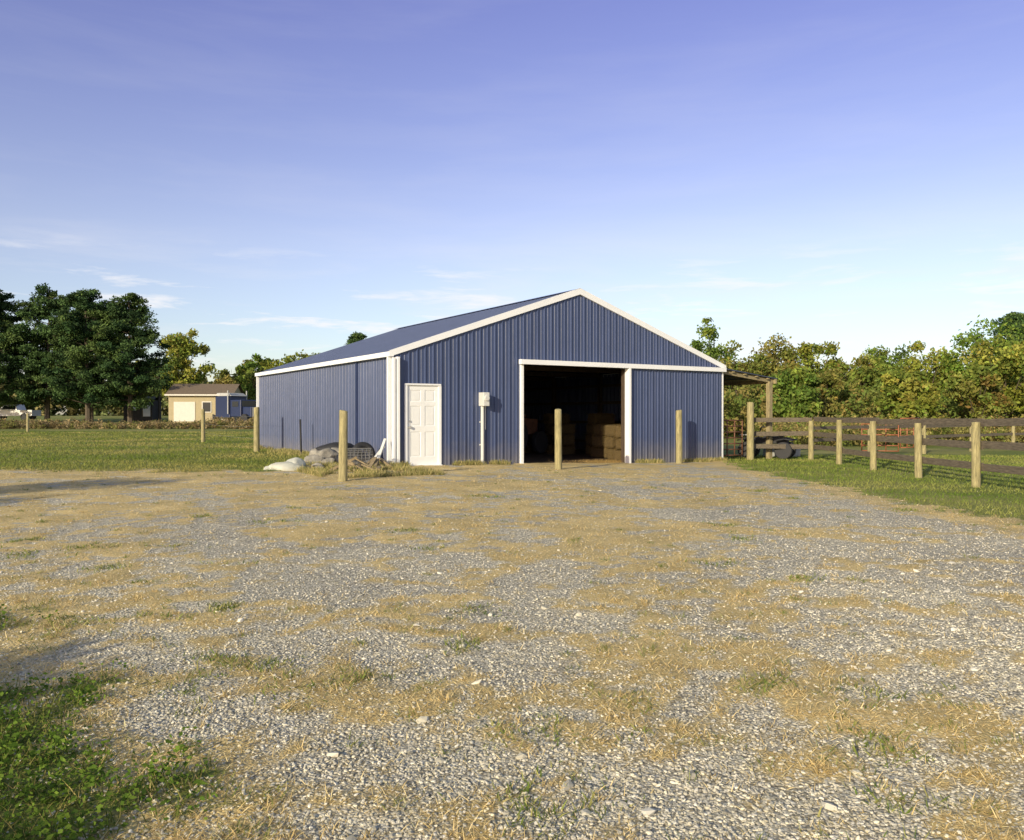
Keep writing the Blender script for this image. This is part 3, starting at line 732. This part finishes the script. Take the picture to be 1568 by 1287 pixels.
for k,(x,y,H,rd) in enumerate([(-57.5,90,15.4,4.6),(-52.4,92,15.6,4.5),(-45.7,88,15.1,4.8),(-41.6,89,14.6,4.0),(-62,94,15.6,4.4),(-49.0,95,13.8,3.8)]): pine('pine_tree',x,y,H,rd,100+k,base=.16)
YG=[(.27,.30,.05),(.36,.36,.07),(.19,.24,.045)]
OL=[(.20,.22,.05),(.27,.26,.065),(.16,.21,.045),(.31,.27,.075)]
GR=[(.14,.21,.04),(.19,.27,.05),(.25,.31,.06)]
BG=[(.21,.31,.05),(.29,.37,.065),(.16,.25,.045)]
RD=[(.27,.20,.055),(.24,.25,.055),(.18,.23,.045),(.22,.28,.055)]
RT=[(18.7,75,11.0,2.7,BG),(16.6,60,7.4,3.2,OL),(19.9,62,8.0,3.2,OL),(21.8,60,7.5,2.5,YG),(15.2,70,8.3,2.8,GR),(20.9,54,5.0,1.7,OL),
(24.9,58,5.8,2.1,RD),(32.5,70,7.8,3.3,GR),(30.8,61,7.5,3.1,YG),(32.8,58,9.0,3.4,BG),(31.4,52,7.0,2.9,YG),(33.0,48,6.6,2.7,GR),(22.6,46,4.2,1.9,YG),(28.5,50,4.8,2.0,RD),(36.5,56,8.4,3.3,BG),(27.9,62,6.4,2.2,GR),(12.6,66,7.4,2.6,GR),(17.6,50,4.5,2.0,GR),(38,50,6.9,3,GR)]
for k,(x,y,H,rd,pal) in enumerate(RT): crown_tree('deciduous_tree',x,y,H,rd,pal,200+k,base=.12,leaf=.14,ncl=38,per=180)
pine('pine_tree',56.5,91,12.8,3.2,150)
crown_tree('deciduous_tree',-50.5,126,14.2,5.2,YG,301,base=.15,leaf=.26,ncl=46,per=200)
crown_tree('deciduous_tree',-57,126,9.6,3.6,YG,302,base=.12,leaf=.24)
LT=[(-42.5,124,8.6,3.2,OL),(-38.6,120,8.8,3.2,OL),(-35.3,112,9.4,3.4,GR),(-31.5,110,9.2,3.2,YG),(-28,112,10.0,3.2,YG),(-24.9,110,10.4,3.2,OL),(-22.6,113,10.6,2.8,GR),(-14.3,112,12.9,2.2,GR),(-18,112,9,3,OL),(-10,115,9,3,OL)]
for k,(x,y,H,rd,pal) in enumerate(LT): crown_tree('deciduous_tree',x,y,H,rd,pal,320+k,base=.08,leaf=.24,ncl=34,per=140)
pine('pine_tree',-20.6,110,12.0,1.8,155)
def mass(name,fn,n,leaf,pal,seed,per=30):
    r=np.random.default_rng(seed); P=[];LC=[];pal=np.array(pal)
    C,q=fn(r,n); 
    for c,s_ in zip(C,q):
        m=per; u=rand_unit(m,r)*(s_*r.random(m)**.4)[:,None]; P.append(c+u); col=pal[r.integers(0,len(pal))]*r.uniform(.65,1.25)
        LC.append(col[None]*r.uniform(.7,1.35,(m,1)))
    P=np.concatenate(P); LC=np.clip(np.concatenate(LC),0,.8); V,F=leafquads(P,leaf,r)
    npmesh(name,V,F,np.repeat(LC,4,0),[M_leaf])
def f_far(r,n):
    x=r.uniform(-170,190,n); y=r.uniform(150,172,n); top=4.2+4.5*fbm(x*.06,x*0,3)+2*fbm(x*.3,x*0,4); z=r.random(n)**.8*top
    return np.stack([x,y,z+1],-1), r.uniform(.9,1.8,n)
mass('distant_tree_line',f_far,4800,.5,[(.16,.19,.07),(.21,.21,.08),(.14,.18,.06),(.25,.22,.09)],1,26)
def f_rt(r,n):
    x=r.uniform(6,60,n); y=48+r.uniform(0,22,n)+.1*x; top=1.6+3.0*fbm(x*.25,y*.25,9); return np.stack([x,y,r.random(n)*top],-1), r.uniform(.35,.7,n)
mass('brush_thicket',f_rt,2600,.14,[(.22,.25,.06),(.28,.27,.07),(.17,.23,.05),(.27,.22,.065)],2,38)
def f_rn(r,n):
    x=r.uniform(13,42,n); y=37+r.uniform(0,9,n)+.25*(x-13); top=.3+1.2*fbm(x*.3,y*.3,19); return np.stack([x,y,r.random(n)*top],-1), r.uniform(.2,.45,n)
mass('tall_weeds',f_rn,1500,.08,[(.34,.29,.10),(.30,.28,.09),(.21,.25,.055),(.33,.25,.09)],3,42)
def f_lf(r,n):
    x=r.uniform(-75,-4,n); y=70+r.uniform(0,12,n); top=.1+1.3*fbm(x*.2,y*.1,29)**1.4; return np.stack([x,y,.05+r.random(n)*top],-1), r.uniform(.2,.45,n)
mass('brush_hedgerow',f_lf,3000,.10,[(.30,.23,.11),(.24,.18,.08),(.19,.19,.055),(.38,.30,.15)],4,34)
# shrubs and a young tree to the left of the yard (their long shadows fall across it)
crown_tree('shrub',-4.7,-1.9,2.1,1.15,GR,401,base=.02,leaf=.04,ncl=44,per=480)
crown_tree('shrub',-6.0,-.7,2.0,1.2,GR,403,base=.02,leaf=.04,ncl=44,per=480)
crown_tree('deciduous_tree',-13.8,4.9,4.5,1.9,GR,402,base=.2,leaf=.07,ncl=36,per=320)

# ------------------------------------------------------------ far buildings & vehicles
def house(x,y,ang):
    h=empty('ranch_house',(x,y,Gf(x,y)+.25)); h.rotation_euler=(0,0,ang); L_,W_,E,Rz=6.5,6,3.0,4.2
    b=B(); b._box((0,0,E/2-.3),L_,W_,E+.6)
    for sx in (-L_/2,L_/2): b.poly([(sx,-W_/2,E),(sx,W_/2,E),(sx,0,Rz-.1)])
    b.obj('walls',simple('tan_siding',(.42,.35,.20),.7,.08,3,.1),h)
    b=B(); b.poly([(-L_/2-.3,-W_/2-.4,E-.1),(L_/2+.3,-W_/2-.4,E-.1),(L_/2+.3,0,Rz),(-L_/2-.3,0,Rz)]); b.poly([(-L_/2-.3,W_/2+.4,E-.1),(L_/2+.3,W_/2+.4,E-.1),(L_/2+.3,0,Rz),(-L_/2-.3,0,Rz)])
    b.obj('shingle_roof',simple('brown_shingles',(.20,.15,.10),.9,.25,8,.3),h)
    b=B(); b._box((-1.6,-W_/2-.02,1.1),2.2,.06,2.1); b._box((.7,-W_/2-.02,1.6),1.0,.06,1.2); b._box((2.4,-W_/2-.02,1.1),.9,.06,2.1); b._box((0,-W_/2-.42,E-.12),L_+.6,.05,.16); b.obj('garage_door_and_trim',simple('cream_paint',(.66,.63,.54),.6,.05,4,.02),h)
    b=B(); b._box((.7,-W_/2-.06,1.6),.8,.04,1.0); b.obj('window_glass',simple('dark_glass',(.03,.035,.04),.1,.1,3,0),h)
house(-34.0,91,.12)
def shed(x,y):
    h=empty('garden_shed',(x,y,Gf(x,y))); b=B(); b._box((0,0,1.3),3.6,2.6,2.6); b.obj('walls',simple('dark_siding',(.06,.055,.05),.8,.2,4,.1),h)
    b=B(); b.poly([(-2,-1.5,2.55),(2,-1.5,2.55),(2,0,3.2),(-2,0,3.2)]); b.poly([(-2,1.5,2.55),(2,1.5,2.55),(2,0,3.2),(-2,0,3.2)]); b.obj('roof',simple('grey_shingle',(.12,.11,.11),.9,.2,8,.2),h)
    b=B(); b._box((1.1,-1.33,1.5),.9,.05,1.9); b._box((-.6,-1.33,1.6),.7,.05,.6); b.obj('door_and_window',M_white,h)
shed(-46.6,103)
def pickup(x,y,ang):
    t=empty('pickup_truck',(x,y,Gf(x,y)+.3)); t.rotation_euler=(0,0,ang)
    wp=simple('white_car_paint',(.8,.8,.79),.3,.03,3,0)
    b=B()
    prof=[(-2.7,.45),(2.6,.45),(2.7,.75),(2.6,1.05),(1.25,1.15),(.65,1.78),(-.75,1.8),(-.95,1.15),(-2.7,1.15)]
    n=len(prof)
    for s_ in (-.95,.95): b.poly([(p,s_*(1 if q<1.3 else .82),q) for p,q in (prof if s_>0 else prof[::-1])])
    for i in range(n):
        (a,c),(d,e_)=prof[i],prof[(i+1)%n]; k1=1 if c<1.3 else .82; k2=1 if e_<1.3 else .82
        b.poly([(a,-.95*k1,c),(a,.95*k1,c),(d,.95*k2,e_),(d,-.95*k2,e_)])
    b.obj('body',wp,t)
    b=B()
    for s_ in (-.93,.93):
        b.poly([(1.0,s_*1.0,1.22),(.55,s_*.9,1.68),(-.65,s_*.9,1.68),(-.8,s_*1.0,1.22)])
    b.poly([(1.2,-.8,1.24),(1.2,.8,1.24),(.72,.7,1.74),(.72,-.7,1.74)]); b.obj('windows',simple('car_glass',(.02,.025,.03),.1,.1,3,0),t)
    b=B()
    for sx in (-1.75,1.75):
        for s_ in (-.85,.85): b.cyl((sx,s_-.13,.38),(sx,s_+.13,.38),.38,n=20)
    b.obj('wheels',M_dark,t)
pickup(-59.2,97,math.pi)
def semi(x,y,ang):
    t=empty('semi_truck_cab',(x,y,Gf(x,y)+.15)); t.rotation_euler=(0,0,ang)
    bp=simple('blue_truck_paint',(.02,.032,.085),.35,.05,3,0)
    b=B(); b._box((-1.0,0,1.75),2.2,2.3,2.3); b._box((.9,0,1.6),1.6,2.2,1.8); b._box((2.3,0,1.2),1.3,1.7,1.1); b._box((-3.2,0,.9),2.4,.9,.3); b.obj('cab_and_sleeper',bp,t,.08)
    b=B(); b.poly([(-2.0,-1.1,2.92),(.3,-1.1,2.92),(-.2,-1.0,3.25),(-2.0,-1.0,3.25)]); b.poly([(-2.0,1.1,2.92),(.3,1.1,2.92),(-.2,1.0,3.25),(-2.0,1.0,3.25)]); b.poly([(.3,-1.1,2.92),(.3,1.1,2.92),(-.2,1,3.25),(-.2,-1,3.25)]); b.poly([(-.2,-1,3.25),(-.2,1,3.25),(-2,1,3.25),(-2,-1,3.25)]); b.obj('roof_fairing',M_galv,t)
    b=B(); b._box((2.98,0,1.2),.08,1.3,1.0); b.obj('grille',M_galv,t)
    b=B(); b._box((1.72,0,2.1),.05,1.9,.6); b._box((.9,-1.11,2.05),.9,.05,.55); b._box((.9,1.11,2.05),.9,.05,.55); b.obj('windows',simple('truck_glass',(.02,.025,.03),.1,.1,3,0),t)
    b=B()
    for sx in (2.2,-2.6,-3.8):
        for s_ in (-1,1): b.cyl((sx,s_-.17,.5),(sx,s_+.17,.5),.5,n=20)
    b.obj('wheels',M_dark,t)
    b=B(); b.cyl((-.0,-1.3,1),(-.0,-1.3,3.5),.07); b.cyl((-.0,1.3,1),(-.0,1.3,3.5),.07); b.obj('exhaust_stacks',M_galv,t)
semi(-29.6,88,-.5)
b=B(); zz=Gf(-44.5,103); b.cyl((-44.5,103,zz-.3),(-44.5,103,zz+8.2),.14,.09); b.beam((-45.3,103,zz+7.8),(-43.7,103,zz+7.8),.1,.12); b.obj('utility_pole',M_bark)

# ------------------------------------------------------------ sun, sky
EL=math.radians(17.5); sx,sy=-.516,-.857; nrm_=math.hypot(sx,sy); sx/=nrm_; sy/=nrm_
sd=Vector((sx*math.cos(EL),sy*math.cos(EL),math.sin(EL)))
sun=D.lights.new('sun','SUN'); sun.energy=5.0; sun.angle=math.radians(.5); sun.color=(1,.885,.64)
so=D.objects.new('sun',sun); scene.collection.objects.link(so); so.rotation_euler=sd.to_track_quat('Z','Y').to_euler(); so.location=(0,0,30)
wd=D.worlds.new('World'); scene.world=wd; wd.use_nodes=True; N=wd.node_tree.nodes; L=wd.node_tree.links
bg=N['Background']; sk=N.new('ShaderNodeTexSky'); sk.sky_type='NISHITA'; sk.sun_disc=False; sk.sun_elevation=EL; sk.sun_rotation=math.atan2(sx,sy)%(2*math.pi)
sk.air_density=1.0; sk.dust_density=.6; sk.ozone_density=2.5
tc=N.new('ShaderNodeTexCoord'); sp=N.new('ShaderNodeSeparateXYZ'); L.new(tc.outputs['Generated'],sp.inputs[0])
tint=ramp(N,[(0,(1.28,1.21,1.30)),(.08,(1.46,1.27,1.30)),(.20,(1.84,1.35,1.36)),(.45,(1.58,1.08,1.44)),(.62,(1.75,1.40,1.15)),(1,(1.9,1.65,1.1))]); L.new(sp.outputs[2],tint.inputs[0])
c=mix(N,L,1.0,sk.outputs[0],tint.outputs[0],'MULTIPLY')
def cloud(scale,loc,lo,hi,band,col,c,nsc=2.2):
    mp=N.new('ShaderNodeMapping'); mp.inputs['Scale'].default_value=scale; mp.inputs['Location'].default_value=loc; L.new(tc.outputs['Generated'],mp.inputs[0])
    nz=N.new('ShaderNodeTexNoise'); nz.inputs['Scale'].default_value=nsc; nz.inputs['Detail'].default_value=9; nz.inputs['Roughness'].default_value=.6; nz.inputs['Distortion'].default_value=.3; L.new(mp.outputs[0],nz.inputs['Vector'])
    cr=ramp(N,[(lo,(0,0,0)),(hi,(1,1,1))]); L.new(nz.outputs[0],cr.inputs[0])
    bd=ramp(N,band); L.new(sp.outputs[2],bd.inputs[0])
    cm=mix(N,L,1.0,cr.outputs[0],bd.outputs[0],'MULTIPLY')
    return mix(N,L,cm,c,col)
g_=lambda v:(v,v,v)
c=cloud((1.2,1.2,9),(3.1,.4,.2),.46,.72,[(0,g_(.5)),(.06,g_(.6)),(.13,g_(.5)),(.22,g_(.10)),(.5,g_(.06))],(6.9,6.8,7.1),c)
c=cloud((3.0,3.0,22),(1.3,2.4,.6),.54,.66,[(0,g_(.2)),(.07,g_(.7)),(.12,g_(.85)),(.165,g_(.4)),(.20,g_(0))],(7.8,7.6,7.6),c)
L.new(c,bg.inputs[0]); bg.inputs[1].default_value=.13

# ------------------------------------------------------------ camera
cam=D.cameras.new('camera'); cam.sensor_width=36; cam.lens=28.7; cam.clip_end=5000; cam.clip_start=.05
co=D.objects.new('camera',cam); scene.collection.objects.link(co); co.location=(0,0,1.4); co.rotation_euler=(math.radians(90-.39),0,0)
scene.camera=co
scene.view_settings.view_transform='Standard'; scene.view_settings.look='None'; scene.view_settings.exposure=0
